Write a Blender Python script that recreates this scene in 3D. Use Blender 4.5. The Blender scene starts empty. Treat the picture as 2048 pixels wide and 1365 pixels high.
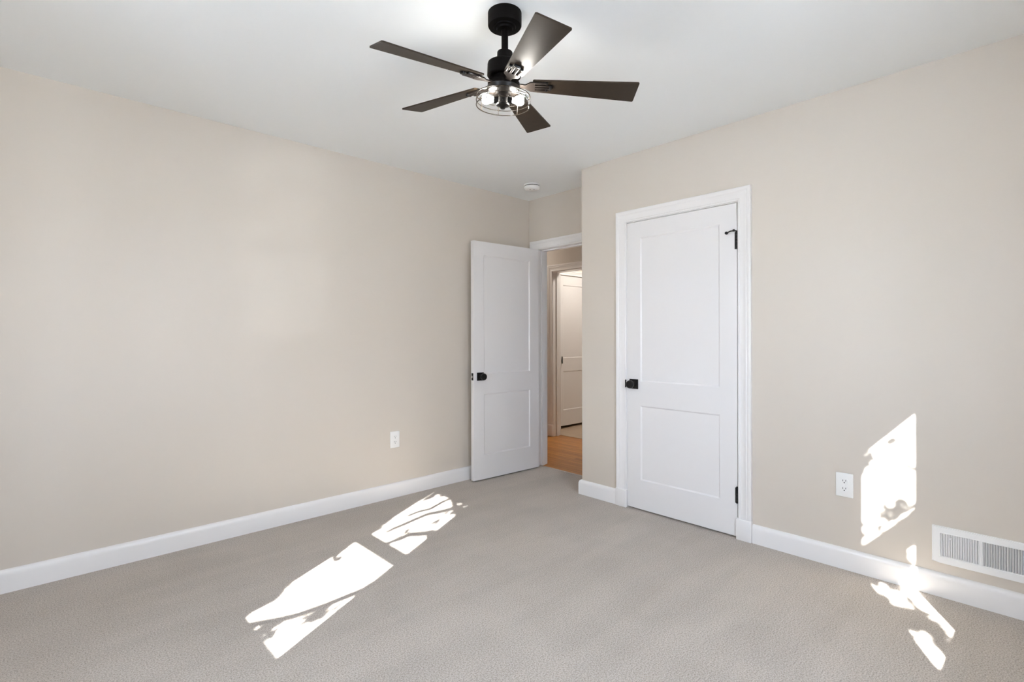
import bpy, bmesh, math, random
from mathutils import Vector, Matrix

random.seed(7)
S = bpy.context.scene
COL = S.collection
PI = math.pi

# ------------------------------------------------------------------ camera, light, exposure
CAM_H = 1.18444
YAW = 0.816689                       # viewing direction, measured from +X towards +Y: 90 deg - ...
FPX = 1022.43                        # focal length in pixels of the 2048 px wide frame
cd = bpy.data.cameras.new('camera')
cam = bpy.data.objects.new('camera', cd)
COL.objects.link(cam)
S.camera = cam
cd.sensor_width = 36.0
cd.sensor_fit = 'HORIZONTAL'
cd.lens = FPX / 2048 * 36.0
cd.shift_y = -(682.5 - 673.29) / 2048
cd.clip_start = 0.02
fwd = Vector((math.cos(YAW), math.sin(YAW), 0))
right = Vector((math.sin(YAW), -math.cos(YAW), 0))
up = Vector((0, 0, 1))
ROLL = -0.0021927
r2 = right * math.cos(ROLL) + up * math.sin(ROLL)
u2 = -right * math.sin(ROLL) + up * math.cos(ROLL)
M = Matrix((r2, u2, -fwd)).transposed().to_4x4()
M.translation = (0, 0, CAM_H)
cam.matrix_world = M

S.view_settings.view_transform = 'Standard'
S.view_settings.look = 'None'
S.view_settings.gamma = 1.0
S.view_settings.use_curve_mapping = False
S.view_settings.exposure = 0.16
S.cycles.max_bounces = 16
S.cycles.diffuse_bounces = 12
S.cycles.glossy_bounces = 4
S.cycles.transparent_max_bounces = 24
S.cycles.sample_clamp_indirect = 12.0
S.cycles.caustics_reflective = False
S.cycles.caustics_refractive = False

SKY_STRENGTH = 29.5
SUN_STRENGTH = 58.0
BULB_STRENGTH = 200.0
SUN_DIR = Vector((1.0, 0.55, -0.605)).normalized()      # the way the sunlight travels

w = bpy.data.worlds.new('world')
S.world = w
w.use_nodes = True
nt = w.node_tree
nt.nodes.clear()
tc = nt.nodes.new('ShaderNodeTexCoord')
sx = nt.nodes.new('ShaderNodeSeparateXYZ')
rp = nt.nodes.new('ShaderNodeValToRGB')
bg = nt.nodes.new('ShaderNodeBackground')
wo = nt.nodes.new('ShaderNodeOutputWorld')
mr = nt.nodes.new('ShaderNodeMapRange')
nt.links.new(tc.outputs['Generated'], sx.inputs[0])
nt.links.new(sx.outputs['Z'], mr.inputs['Value'])
mr.inputs['From Min'].default_value = -1
mr.inputs['From Max'].default_value = 1
nt.links.new(mr.outputs[0], rp.inputs[0])
e = rp.color_ramp.elements
e[0].position = 0.0
e[0].color = (0.85, 0.87, 0.89, 1)
e[1].position = 0.47
e[1].color = (0.90, 0.92, 0.94, 1)
x = e.new(0.52)
x.color = (0.86, 0.975, 1.15, 1)
x = e.new(1.0)
x.color = (0.77, 0.91, 1.14, 1)
nt.links.new(rp.outputs[0], bg.inputs['Color'])
bg.inputs['Strength'].default_value = SKY_STRENGTH
nt.links.new(bg.outputs[0], wo.inputs[0])

sd = bpy.data.lights.new('sun', 'SUN')
sd.energy = SUN_STRENGTH
sd.angle = math.radians(0.36)
sd.color = (1.0, 0.98, 0.95)
so = bpy.data.objects.new('sun', sd)
COL.objects.link(so)
so.rotation_euler = SUN_DIR.to_track_quat('-Z', 'Y').to_euler()
so.location = (-4, -3, 5)

# sunlight thrown back by a neighbour's window pane, entering the rear window
gd = Vector((1.0, 0.98, 0.18)).normalized()
gl = bpy.data.lights.new('sun_glint', 'SPOT')
gl.energy = 1000.0
gl.color = (0.92, 0.97, 1.0)
gl.shadow_soft_size = 0.12
gl.spot_size = math.radians(6.5)
gl.spot_blend = 0.3
go = bpy.data.objects.new('sun_glint', gl)
COL.objects.link(go)
go.rotation_euler = gd.to_track_quat('-Z', 'Y').to_euler()
go.location = Vector((-0.89, 1.32, 1.40)) - gd * 12.0

# ------------------------------------------------------------------ room dimensions
H = 2.44
XR, YL = 3.0107, 3.3461              # closet wall plane, left wall plane
XB = 3.364                           # alcove back wall (bedroom side)
YC = 2.446                           # outer corner of the closet wall
XW, YW = -0.84, -0.45                # window walls behind the camera
XH = 4.495                           # far wall of the hall
YBATH = 4.33                         # left wall of the bathroom


# ------------------------------------------------------------------ mesh helpers
def new_bm():
    return bmesh.new()


def quad(bm, pts):
    vs = [bm.verts.new(p) for p in pts]
    try:
        return bm.faces.new(vs)
    except ValueError:
        return None


class Frame:
    """local frame: u across, v up, d outwards"""
    def __init__(self, o, u, v, n):
        self.o, self.u, self.v, self.n = Vector(o), Vector(u).normalized(), Vector(v).normalized(), Vector(n).normalized()

    def __call__(self, u, v, d=0.0):
        return self.o + self.u * u + self.v * v + self.n * d


WORLD = Frame((0, 0, 0), (1, 0, 0), (0, 1, 0), (0, 0, 1))


def box(bm, u0, u1, v0, v1, d0, d1, F=WORLD, bevel=0.0, seg=2):
    vs = [bm.verts.new(F(u, v, d)) for d in (d0, d1) for v in (v0, v1) for u in (u0, u1)]
    fs = []
    for ix in ((0, 1, 3, 2), (4, 6, 7, 5), (0, 4, 5, 1), (2, 3, 7, 6), (0, 2, 6, 4), (1, 5, 7, 3)):
        fs.append(bm.faces.new([vs[i] for i in ix]))
    if bevel > 0:
        es = set()
        for f in fs:
            es.update(f.edges)
        bmesh.ops.bevel(bm, geom=list(es), offset=bevel, segments=seg, affect='EDGES', profile=0.5)
    return fs


def lathe(bm, prof, o=(0, 0, 0), axis=(0, 0, 1), seg=32):
    """prof: list of (radius, height along axis)"""
    a = Vector(axis).normalized()
    b = a.orthogonal().normalized()
    c = a.cross(b)
    o = Vector(o)
    rings = []
    for r, h in prof:
        if r < 1e-6:
            rings.append([bm.verts.new(o + a * h)])
        else:
            rings.append([bm.verts.new(o + a * h + (b * math.cos(2 * PI * i / seg) + c * math.sin(2 * PI * i / seg)) * r) for i in range(seg)])
    for p, q in zip(rings, rings[1:]):
        for i in range(seg):
            j = (i + 1) % seg
            if len(p) == 1 and len(q) == 1:
                continue
            if len(p) == 1:
                bm.faces.new((p[0], q[i], q[j]))
            elif len(q) == 1:
                bm.faces.new((p[i], p[j], q[0]))
            else:
                bm.faces.new((p[i], p[j], q[j], q[i]))
    if len(rings[0]) > 1:
        bm.faces.new(list(reversed(rings[0])))
    if len(rings[-1]) > 1:
        bm.faces.new(rings[-1])


def tube(bm, pts, rad, seg=8, closed=False):
    pts = [Vector(p) for p in pts]
    n = len(pts)
    rads = rad if isinstance(rad, (list, tuple)) else [rad] * n
    rings = []
    prev = None
    for i, p in enumerate(pts):
        if closed:
            t = (pts[(i + 1) % n] - pts[i - 1]).normalized()
        else:
            t = (pts[min(i + 1, n - 1)] - pts[max(i - 1, 0)]).normalized()
        if prev is None:
            b = t.orthogonal().normalized()
        else:
            b = (prev - t * prev.dot(t)).normalized()
        prev = b
        c = t.cross(b)
        rings.append([bm.verts.new(p + (b * math.cos(2 * PI * k / seg) + c * math.sin(2 * PI * k / seg)) * rads[i]) for k in range(seg)])
    m = n if closed else n - 1
    for i in range(m):
        p, q = rings[i], rings[(i + 1) % n]
        off = 0
        if closed and i == n - 1:
            off = min(range(seg), key=lambda s: (p[0].co - q[s].co).length)
        for k in range(seg):
            bm.faces.new((p[k], p[(k + 1) % seg], q[(k + 1 + off) % seg], q[(k + off) % seg]))
    if not closed:
        bm.faces.new(list(reversed(rings[0])))
        bm.faces.new(rings[-1])


def grid_holes(bm, F, us, vs, holes, front, back, reveal=True, back_holes_closed=False):
    """slab between depth `back` and `front` on the lines us x vs; cells in holes stay open"""
    def cell_open(i, j):
        return (i, j) in holes
    nu, nv = len(us) - 1, len(vs) - 1
    fv = {(i, j): bm.verts.new(F(us[i], vs[j], front)) for i in range(nu + 1) for j in range(nv + 1)}
    bv = {(i, j): bm.verts.new(F(us[i], vs[j], back)) for i in range(nu + 1) for j in range(nv + 1)}
    for i in range(nu):
        for j in range(nv):
            if not cell_open(i, j):
                bm.faces.new((fv[i, j], fv[i + 1, j], fv[i + 1, j + 1], fv[i, j + 1]))
                bm.faces.new((bv[i, j], bv[i, j + 1], bv[i + 1, j + 1], bv[i + 1, j]))
            elif back_holes_closed:
                bm.faces.new((bv[i, j], bv[i, j + 1], bv[i + 1, j + 1], bv[i + 1, j]))
    def solid(i, j):
        return 0 <= i < nu and 0 <= j < nv and not cell_open(i, j)
    for i in range(nu + 1):
        for j in range(nv):
            if solid(i - 1, j) != solid(i, j):
                bm.faces.new((fv[i, j], fv[i, j + 1], bv[i, j + 1], bv[i, j]))
    for i in range(nu):
        for j in range(nv + 1):
            if solid(i, j - 1) != solid(i, j):
                bm.faces.new((fv[i, j], fv[i + 1, j], bv[i + 1, j], bv[i, j]))
    loose = [v for v in bm.verts if not v.link_faces]
    bmesh.ops.delete(bm, geom=loose, context='VERTS')


def panel_door_bm(F, wd, ht, th, stile, rails, depth=0.007, slope=0.009):
    """two panel door leaf; rails = (v0, v1, v2, v3) panel bottoms and tops; front at d = 0"""
    bm = new_bm()
    us = [0, stile, wd - stile, wd]
    vs = [0, rails[0], rails[1], rails[2], rails[3], ht]
    holes = {(1, 1), (1, 3)}
    for d, sg in ((0.0, -1), (-th, 1)):
        for i in range(3):
            for j in range(5):
                a, b, c, e_ = us[i], us[i + 1], vs[j], vs[j + 1]
                if (i, j) in holes:
                    s = slope
                    o = [(a, c), (b, c), (b, e_), (a, e_)]
                    n = [(a + s, c + s), (b - s, c + s), (b - s, e_ - s), (a + s, e_ - s)]
                    dd = d + sg * depth
                    for k in range(4):
                        l = (k + 1) % 4
                        quad(bm, [F(*o[k], d), F(*o[l], d), F(*n[l], dd), F(*n[k], dd)])
                    quad(bm, [F(*p, dd) for p in n])
                else:
                    quad(bm, [F(a, c, d), F(b, c, d), F(b, e_, d), F(a, e_, d)])
    for i in range(3):
        quad(bm, [F(us[i], 0, 0), F(us[i + 1], 0, 0), F(us[i + 1], 0, -th), F(us[i], 0, -th)])
        quad(bm, [F(us[i], ht, 0), F(us[i + 1], ht, 0), F(us[i + 1], ht, -th), F(us[i], ht, -th)])
    for j in range(5):
        quad(bm, [F(0, vs[j], 0), F(0, vs[j + 1], 0), F(0, vs[j + 1], -th), F(0, vs[j], -th)])
        quad(bm, [F(wd, vs[j], 0), F(wd, vs[j + 1], 0), F(wd, vs[j + 1], -th), F(wd, vs[j], -th)])
    bmesh.ops.remove_doubles(bm, verts=bm.verts, dist=1e-5)
    # soften the outer long edges a little
    es = [ed for ed in bm.edges if len(ed.link_faces) == 2 and ed.calc_face_angle(0) > 1.2]
    bmesh.ops.bevel(bm, geom=es, offset=0.0015, segments=2, affect='EDGES')
    return bm


CASING = [(0.0, 0.0), (0.0, 0.010), (0.004, 0.013), (0.011, 0.013), (0.014, 0.010), (0.020, 0.0105),
          (0.042, 0.0135), (0.046, 0.0165), (0.050, 0.0175), (0.054, 0.0165), (0.058, 0.0185), (0.064, 0.0215), (0.074, 0.022),
          (0.077, 0.020), (0.078, 0.0)]


def casing_bm(F, u0, u1, v0, v1, sc=1.0, sides=('l', 't', 'r')):
    """mitred casing round an opening u0..u1, legs start at v0, head at v1"""
    bm = new_bm()
    def ring(fn):
        return [bm.verts.new(fn(o * sc, d)) for o, d in CASING]
    seq = []
    if 'l' in sides:
        seq.append(ring(lambda o, d: F(u0 - o, v0, d)))
    seq.append(ring(lambda o, d: F(u0 - o, v1 + o, d)))
    seq.append(ring(lambda o, d: F(u1 + o, v1 + o, d)))
    if 'r' in sides:
        seq.append(ring(lambda o, d: F(u1 + o, v0, d)))
    for p, q in zip(seq, seq[1:]):
        for k in range(len(p) - 1):
            bm.faces.new((p[k], p[k + 1], q[k + 1], q[k]))
    bm.faces.new(seq[0])
    bm.faces.new(list(reversed(seq[-1])))
    return bm


BASE = [(0.0, 0.0), (0.016, 0.0), (0.016, 0.078), (0.0155, 0.087), (0.013, 0.096), (0.009, 0.1025), (0.004, 0.106), (0.0, 0.1065)]


def base_bm(F, u0, u1, round0=False, round1=False, bm=None, m0=0.0, m1=0.0):
    """baseboard along u, profile in (d, v); m = mitre (u shift per unit d) at each end"""
    bm = bm or new_bm()
    def ring(u, k):
        return [bm.verts.new(F(u + k * d, v, d)) for d, v in BASE]
    a, b = ring(u0, -m0), ring(u1, m1)
    for k in range(len(a) - 1):
        bm.faces.new((a[k], a[k + 1], b[k + 1], b[k]))
    bm.faces.new((a[-1], a[0], b[0], b[-1]))
    bm.faces.new(a)
    bm.faces.new(list(reversed(b)))
    return bm


ORIGIN = {}


def finish(bm, name, mat, origin=Vector((0, 0, 0)), smooth=35):
    bmesh.ops.recalc_face_normals(bm, faces=bm.faces)
    if origin.length > 0:
        bmesh.ops.translate(bm, verts=bm.verts, vec=-origin)
    if smooth:
        for f in bm.faces:
            f.smooth = True
        lim = math.radians(smooth)
        for ed in bm.edges:
            ed.smooth = ed.calc_face_angle(PI) < lim if len(ed.link_faces) == 2 else False
    me = bpy.data.meshes.new(name)
    bm.to_mesh(me)
    bm.free()
    for m in (mat if isinstance(mat, (list, tuple)) else [mat]):
        me.materials.append(m)
    o = bpy.data.objects.new(name, me)
    COL.objects.link(o)
    return o


def tag(o, label=None, cat=None, group=None, kind=None):
    if label:
        o['label'] = label
    if cat:
        o['category'] = cat
    if group:
        o['group'] = group
    if kind:
        o['kind'] = kind
    return o


def thing(name, label, cat, loc, group=None, kind=None):
    o = bpy.data.objects.new(name, None)
    COL.objects.link(o)
    o.location = loc
    o.empty_display_size = 0.05
    ORIGIN[o] = Vector(loc)
    return tag(o, label, cat, group, kind)


def part(name, bm, mat, parent, label=None, smooth=35):
    """a child mesh; verts are given in world space"""
    o = finish(bm, name, mat, ORIGIN[parent], smooth)
    o.parent = parent
    ORIGIN[o] = ORIGIN[parent]
    if label:
        o['label'] = label
    return o


def struct(name, bm, mat, label, cat, smooth=35):
    o = finish(bm, name, mat, smooth=smooth)
    ORIGIN[o] = Vector((0, 0, 0))
    return tag(o, label, cat, kind='structure')


# ------------------------------------------------------------------ materials
def mat(name, col, rough=0.5, metal=0.0, spec=0.5):
    m = bpy.data.materials.new(name)
    m.use_nodes = True
    b = m.node_tree.nodes['Principled BSDF']
    b.inputs['Base Color'].default_value = (*col, 1)
    b.inputs['Roughness'].default_value = rough
    b.inputs['Metallic'].default_value = metal
    b.inputs['Specular IOR Level'].default_value = spec
    return m


def nodes(m):
    return m.node_tree.nodes, m.node_tree.links, m.node_tree.nodes['Principled BSDF']


def add_bump(m, scale, strength, dist=0.001, detail=2.0):
    n, l, b = nodes(m)
    t = n.new('ShaderNodeTexCoord')
    x = n.new('ShaderNodeTexNoise')
    x.inputs['Scale'].default_value = scale
    x.inputs['Detail'].default_value = detail
    bp = n.new('ShaderNodeBump')
    bp.inputs['Strength'].default_value = strength
    bp.inputs['Distance'].default_value = dist
    l.new(t.outputs['Object'], x.inputs['Vector'])
    l.new(x.outputs[0], bp.inputs['Height'])
    l.new(bp.outputs[0], b.inputs['Normal'])


M_WALL = mat('wall_paint', (0.62, 0.565, 0.50), 0.43, spec=0.75)
add_bump(M_WALL, 260, 0.04, 0.0006)
M_CEIL = mat('ceiling_paint', (0.84, 0.865, 0.875), 0.75, spec=0.3)
M_TRIM = mat('white_trim_paint', (0.83, 0.82, 0.82), 0.30)
M_DOOR = mat('white_door_paint', (0.79, 0.78, 0.785), 0.38)
M_HALL = mat('hall_paint', (0.60, 0.55, 0.50), 0.6)
M_BLACK = mat('matte_black_metal', (0.006, 0.0055, 0.0055), 0.33, spec=0.3)
M_BRONZE = mat('dark_bronze_metal', (0.004, 0.003, 0.0025), 0.5, spec=0.06)
M_IRON = mat('blade_iron_metal', (0.035, 0.028, 0.024), 0.28, metal=0.6)
M_PAN = mat('dark_lamp_pan', (0.006, 0.0045, 0.0035), 0.4, spec=0.25)
M_CAGE = mat('cage_wire_metal', (0.10, 0.085, 0.07), 0.22, metal=0.9)
M_PLASTIC = mat('white_plastic', (0.84, 0.84, 0.83), 0.35)
M_DARK = mat('dark_slot', (0.02, 0.02, 0.02), 0.7)
M_DARK_GREY = mat('dark_grey', (0.16, 0.16, 0.16), 0.7)
M_VENT = mat('white_enamel', (0.84, 0.84, 0.84), 0.3)
M_EXT = mat('exterior_siding', (0.5, 0.5, 0.48), 0.7)


def blade_material():
    m = mat('dark_walnut_blade', (0.035, 0.026, 0.02), 0.38, spec=0.13)
    n, l, b = nodes(m)
    t = n.new('ShaderNodeTexCoord')
    x = n.new('ShaderNodeTexNoise')
    x.inputs['Scale'].default_value = 60
    x.inputs['Detail'].default_value = 4
    r = n.new('ShaderNodeValToRGB')
    r.color_ramp.elements[0].color = (0.026, 0.0185, 0.012, 1)
    r.color_ramp.elements[1].color = (0.038, 0.027, 0.018, 1)
    l.new(t.outputs['Object'], x.inputs['Vector'])
    l.new(x.outputs[0], r.inputs[0])
    l.new(r.outputs[0], b.inputs['Base Color'])
    return m


M_BLADE = blade_material()


def carpet_material():
    m = mat('looped_carpet', (0.45, 0.4, 0.36), 0.95, spec=0.1)
    n, l, b = nodes(m)
    t = n.new('ShaderNodeTexCoord')
    v = n.new('ShaderNodeTexVoronoi')
    v.inputs['Scale'].default_value = 150
    v.inputs['Randomness'].default_value = 1.0
    x = n.new('ShaderNodeTexNoise')
    x.inputs['Scale'].default_value = 190
    x.inputs['Detail'].default_value = 2
    x.inputs['Roughness'].default_value = 0.65
    big = n.new('ShaderNodeTexNoise')
    big.inputs['Scale'].default_value = 2.6
    big.inputs['Detail'].default_value = 3
    big.inputs['Distortion'].default_value = 0.6
    l.new(t.outputs['Object'], v.inputs['Vector'])
    l.new(t.outputs['Object'], x.inputs['Vector'])
    l.new(t.outputs['Object'], big.inputs['Vector'])
    r = n.new('ShaderNodeValToRGB')
    r.color_ramp.elements[0].position = 0.30
    r.color_ramp.elements[0].color = (0.27, 0.235, 0.20, 1)
    r.color_ramp.elements[1].position = 0.62
    r.color_ramp.elements[1].color = (0.55, 0.50, 0.445, 1)
    l.new(x.outputs[0], r.inputs[0])
    r2_ = n.new('ShaderNodeValToRGB')
    r2_.color_ramp.elements[0].position = 0.35
    r2_.color_ramp.elements[0].color = (0.96, 0.96, 0.96, 1)
    r2_.color_ramp.elements[1].position = 0.65
    r2_.color_ramp.elements[1].color = (1.03, 1.03, 1.03, 1)
    l.new(big.outputs[0], r2_.inputs[0])
    mx = n.new('ShaderNodeMix')
    mx.data_type = 'RGBA'
    mx.blend_type = 'MULTIPLY'
    mx.inputs['Factor'].default_value = 1.0
    l.new(r.outputs[0], mx.inputs['A'])
    l.new(r2_.outputs[0], mx.inputs['B'])
    mp = n.new('ShaderNodeMapping')
    mp.inputs['Rotation'].default_value = (0, 0, math.radians(38))
    mp.inputs['Scale'].default_value = (0.9, 6.5, 1)
    stn = n.new('ShaderNodeTexNoise')
    stn.inputs['Scale'].default_value = 1.0
    stn.inputs['Detail'].default_value = 3
    stn.inputs['Distortion'].default_value = 0.5
    r3_ = n.new('ShaderNodeValToRGB')
    r3_.color_ramp.elements[0].position = 0.35
    r3_.color_ramp.elements[0].color = (0.955, 0.955, 0.955, 1)
    r3_.color_ramp.elements[1].position = 0.6
    r3_.color_ramp.elements[1].color = (1.02, 1.02, 1.02, 1)
    l.new(t.outputs['Object'], mp.inputs['Vector'])
    l.new(mp.outputs[0], stn.inputs['Vector'])
    l.new(stn.outputs[0], r3_.inputs[0])
    mx2 = n.new('ShaderNodeMix')
    mx2.data_type = 'RGBA'
    mx2.blend_type = 'MULTIPLY'
    mx2.inputs['Factor'].default_value = 1.0
    l.new(mx.outputs['Result'], mx2.inputs['A'])
    l.new(r3_.outputs[0], mx2.inputs['B'])
    l.new(mx2.outputs['Result'], b.inputs['Base Color'])
    bp = n.new('ShaderNodeBump')
    bp.inputs['Strength'].default_value = 0.55
    bp.inputs['Distance'].default_value = 0.003
    l.new(x.outputs[0], bp.inputs['Height'])
    l.new(bp.outputs[0], b.inputs['Normal'])
    b.inputs['Sheen Weight'].default_value = 0.15
    return m


def plank_material():
    m = mat('oak_strip_floor', (0.33, 0.16, 0.05), 0.3)
    n, l, b = nodes(m)
    t = n.new('ShaderNodeTexCoord')
    mp = n.new('ShaderNodeMapping')
    mp.inputs['Rotation'].default_value = (0, 0, PI / 2)
    br = n.new('ShaderNodeTexBrick')
    br.inputs['Scale'].default_value = 1.0
    br.inputs['Brick Width'].default_value = 0.8
    br.inputs['Row Height'].default_value = 0.057
    br.inputs['Mortar Size'].default_value = 0.0012
    br.inputs['Color1'].default_value = (0.58, 0.26, 0.06, 1)
    br.inputs['Color2'].default_value = (0.38, 0.15, 0.032, 1)
    br.inputs['Mortar'].default_value = (0.10, 0.04, 0.012, 1)
    br.offset = 0.37
    mp2 = n.new('ShaderNodeMapping')
    mp2.inputs['Scale'].default_value = (70, 4, 1)
    x = n.new('ShaderNodeTexNoise')
    x.inputs['Scale'].default_value = 1.0
    x.inputs['Detail'].default_value = 4
    l.new(t.outputs['Object'], mp.inputs['Vector'])
    l.new(mp.outputs[0], br.inputs['Vector'])
    l.new(t.outputs['Object'], mp2.inputs['Vector'])
    l.new(mp2.outputs[0], x.inputs['Vector'])
    r = n.new('ShaderNodeValToRGB')
    r.color_ramp.elements[0].position = 0.3
    r.color_ramp.elements[0].color = (0.72, 0.68, 0.62, 1)
    r.color_ramp.elements[1].position = 0.7
    r.color_ramp.elements[1].color = (1.15, 1.12, 1.08, 1)
    l.new(x.outputs[0], r.inputs[0])
    mx = n.new('ShaderNodeMix')
    mx.data_type = 'RGBA'
    mx.blend_type = 'MULTIPLY'
    mx.inputs['Factor'].default_value = 1.0
    l.new(br.outputs['Color'], mx.inputs['A'])
    l.new(r.outputs[0], mx.inputs['B'])
    l.new(mx.outputs['Result'], b.inputs['Base Color'])
    return m


def tile_material():
    m = mat('beige_floor_tile', (0.5, 0.4, 0.3), 0.4)
    n, l, b = nodes(m)
    t = n.new('ShaderNodeTexCoord')
    br = n.new('ShaderNodeTexBrick')
    br.inputs['Scale'].default_value = 1.0
    br.inputs['Brick Width'].default_value = 0.6
    br.inputs['Row Height'].default_value = 0.3
    br.inputs['Mortar Size'].default_value = 0.003
    br.inputs['Color1'].default_value = (0.52, 0.41, 0.30, 1)
    br.inputs['Color2'].default_value = (0.47, 0.36, 0.265, 1)
    br.inputs['Mortar'].default_value = (0.36, 0.28, 0.21, 1)
    l.new(t.outputs['Object'], br.inputs['Vector'])
    l.new(br.outputs['Color'], b.inputs['Base Color'])
    return m


def emission(name, col, strength):
    m = bpy.data.materials.new(name)
    m.use_nodes = True
    n = m.node_tree.nodes
    n.clear()
    em = n.new('ShaderNodeEmission')
    em.inputs['Color'].default_value = (*col, 1)
    em.inputs['Strength'].default_value = strength
    out = n.new('ShaderNodeOutputMaterial')
    m.node_tree.links.new(em.outputs[0], out.inputs[0])
    return m


def pane_material():
    m = bpy.data.materials.new('window_glass')
    m.use_nodes = True
    n = m.node_tree.nodes
    n.clear()
    tr = n.new('ShaderNodeBsdfTransparent')
    tr.inputs['Color'].default_value = (0.96, 0.97, 0.97, 1)
    gl = n.new('ShaderNodeBsdfGlossy')
    gl.inputs['Roughness'].default_value = 0.02
    mx = n.new('ShaderNodeMixShader')
    mx.inputs[0].default_value = 0.05
    out = n.new('ShaderNodeOutputMaterial')
    lk = m.node_tree.links
    lk.new(tr.outputs[0], mx.inputs[1])
    lk.new(gl.outputs[0], mx.inputs[2])
    lk.new(mx.outputs[0], out.inputs[0])
    return m


M_CARPET = carpet_material()
M_PLANK = plank_material()
M_TILE = tile_material()
M_BULB = emission('lit_bulb', (1.0, 0.955, 0.88), BULB_STRENGTH)
M_LAMP = emission('lit_lamp_diffuser', (1.0, 0.93, 0.84), 68.0)
M_LAMP_HALL = emission('lit_hall_diffuser', (1.0, 0.92, 0.82), 42.0)
M_GLASS = pane_material()
M_BARK = mat('tree_bark', (0.12, 0.09, 0.06), 0.9)
M_LEAF = mat('tree_leaf', (0.10, 0.20, 0.05), 0.6)

# ------------------------------------------------------------------ floors and ceiling
bm = new_bm()
box(bm, XW - 0.12, 3.392, YW - 0.12, YL + 0.12, -0.10, 0.0)
struct('floor', bm, M_CARPET, 'beige looped carpet covering the bedroom floor', 'floor', smooth=0)

bm = new_bm()
box(bm, 3.392, 4.625, 0.9, 5.3, -0.10, -0.004)
struct('floor_hall', bm, M_PLANK, 'honey oak strip floor of the hall beyond the open doorway', 'floor', smooth=0)

bm = new_bm()
box(bm, 4.625, 6.9, 2.5, 4.9, -0.10, 0.0)
struct('floor_bathroom', bm, M_TILE, 'beige tiled floor seen through the second doorway', 'floor', smooth=0)

bm = new_bm()
box(bm, XW - 0.12, 6.9, YW - 0.12, 5.3, H, H + 0.1)
struct('ceiling', bm, M_CEIL, 'plain white flat ceiling with the fan hanging from it', 'ceiling', smooth=0)

bm = new_bm()
tube(bm, [(3.392, YC + 0.07, 0.001), (3.392, 3.24, 0.001)], 0.006, 8)
struct('trim_threshold', bm, mat('carpet_edge_bar', (0.42, 0.36, 0.30), 0.6), 'thin strip where carpet meets the hall wood floor', 'threshold strip')

# ------------------------------------------------------------------ walls
# window apertures (glass edges), all on the sunny side
WX = XW - 0.05
SL, TZ = 0.55, 0.605                  # sun slope in plan and drop per metre of +X
WIN1 = dict(u0=2.348 + SL * (WX - 1.361), u1=2.763 + SL * (WX - 1.341),
            lo=(TZ * (0.65 - WX), TZ * (1.36 - WX)), hi=(TZ * (1.48 - WX), TZ * (2.22 - WX)))
WY = YW - 0.05
TY = TZ / SL
WIN2 = dict(u0=XR - (0.693 - WY) / SL, u1=XR - (0.430 - WY) / SL,
            lo=(TY * (0.245 - WY), 0.231 + TY * (0.437 - WY)), hi=(0.382 + TY * (0.432 - WY), 0.861 + TY * (0.422 - WY)))
ST = 0.065
F_LEFT = Frame((0, YL, 0), (1, 0, 0), (0, 0, 1), (0, -1, 0))
bm = new_bm()
grid_holes(bm, F_LEFT, [XW - 0.12, XB], [0, H], set(), 0, -0.12)
struct('wall_left', bm, M_WALL, 'long beige painted wall on the left', 'wall', smooth=0)

F_RIGHT = Frame((XR, 0, 0), (0, -1, 0), (0, 0, 1), (-1, 0, 0))
DY0, DY1, DZ = 1.276, 2.037, 1.968     # closet door opening
bm = new_bm()
grid_holes(bm, F_RIGHT, [-YC, -DY1 - 0.012, -DY0 + 0.012, -(YW - 0.12)], [0, DZ + 0.012, H], {(1, 0)}, 0, -0.10)
es = [ed for ed in bm.edges if all(abs(v.co.x - XR) < 1e-4 and abs(v.co.y - YC) < 1e-4 for v in ed.verts)]
bmesh.ops.bevel(bm, geom=es, offset=0.010, segments=5, affect='EDGES')
struct('wall_right', bm, M_WALL, 'beige closet wall on the right with the closed door', 'wall')

F_SIDE = Frame((0, YC, 0), (1, 0, 0), (0, 0, 1), (0, 1, 0))
bm = new_bm()
grid_holes(bm, F_SIDE, [XR + 0.10, XB], [0, H], set(), 0, -0.10)
struct('wall_alcove', bm, M_WALL, 'short beige side wall of the doorway alcove', 'wall', smooth=0)

F_BACK = Frame((XB, 0, 0), (0, -1, 0), (0, 0, 1), (-1, 0, 0))
EY0, EY1, EZ = 2.528, 3.238, 1.972     # bedroom doorway, between jamb faces
bm = new_bm()
grid_holes(bm, F_BACK, [-(YL + 0.12), -EY1 - 0.015, -EY0 + 0.015, -(YW - 0.12)], [-0.1, EZ + 0.015, H], {(1, 0)}, 0, -0.12)
struct('wall_back', bm, [M_WALL], 'beige wall over the open bedroom doorway', 'wall', smooth=0)


def window_wall(name, F, us, wns, label):
    b_ = new_bm()
    cuts = [us[0]]
    for wn in wns:
        u0, u1 = wn['u0'] - ST, wn['u1'] + ST
        if F.u.dot(Vector((1, 1, 0))) < 0:
            u0, u1 = -u1, -u0
        cuts += [u0, u1]
    cuts.append(us[1])
    cuts.sort()
    v0, v1 = wns[0]['lo'][0] - ST, wns[0]['hi'][1] + ST
    grid_holes(b_, F, cuts, [0, v0, v1, H], {(2 * k + 1, 1) for k in range(len(wns))}, 0, -0.12)
    struct(name, b_, M_WALL, label, 'wall', smooth=0)


F_REAR = Frame((XW, 0, 0), (0, 1, 0), (0, 0, 1), (1, 0, 0))
window_wall('wall_rear', F_REAR, (YW - 0.12, YL + 0.12), [WIN1], 'beige window wall behind the camera, facing the closet')
F_NEAR = Frame((0, YW, 0), (-1, 0, 0), (0, 0, 1), (0, 1, 0))
window_wall('wall_near', F_NEAR, (-(XR + 0.1), -(XW - 0.12)), [WIN2], 'beige window wall behind the camera, facing the long left wall')

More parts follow.
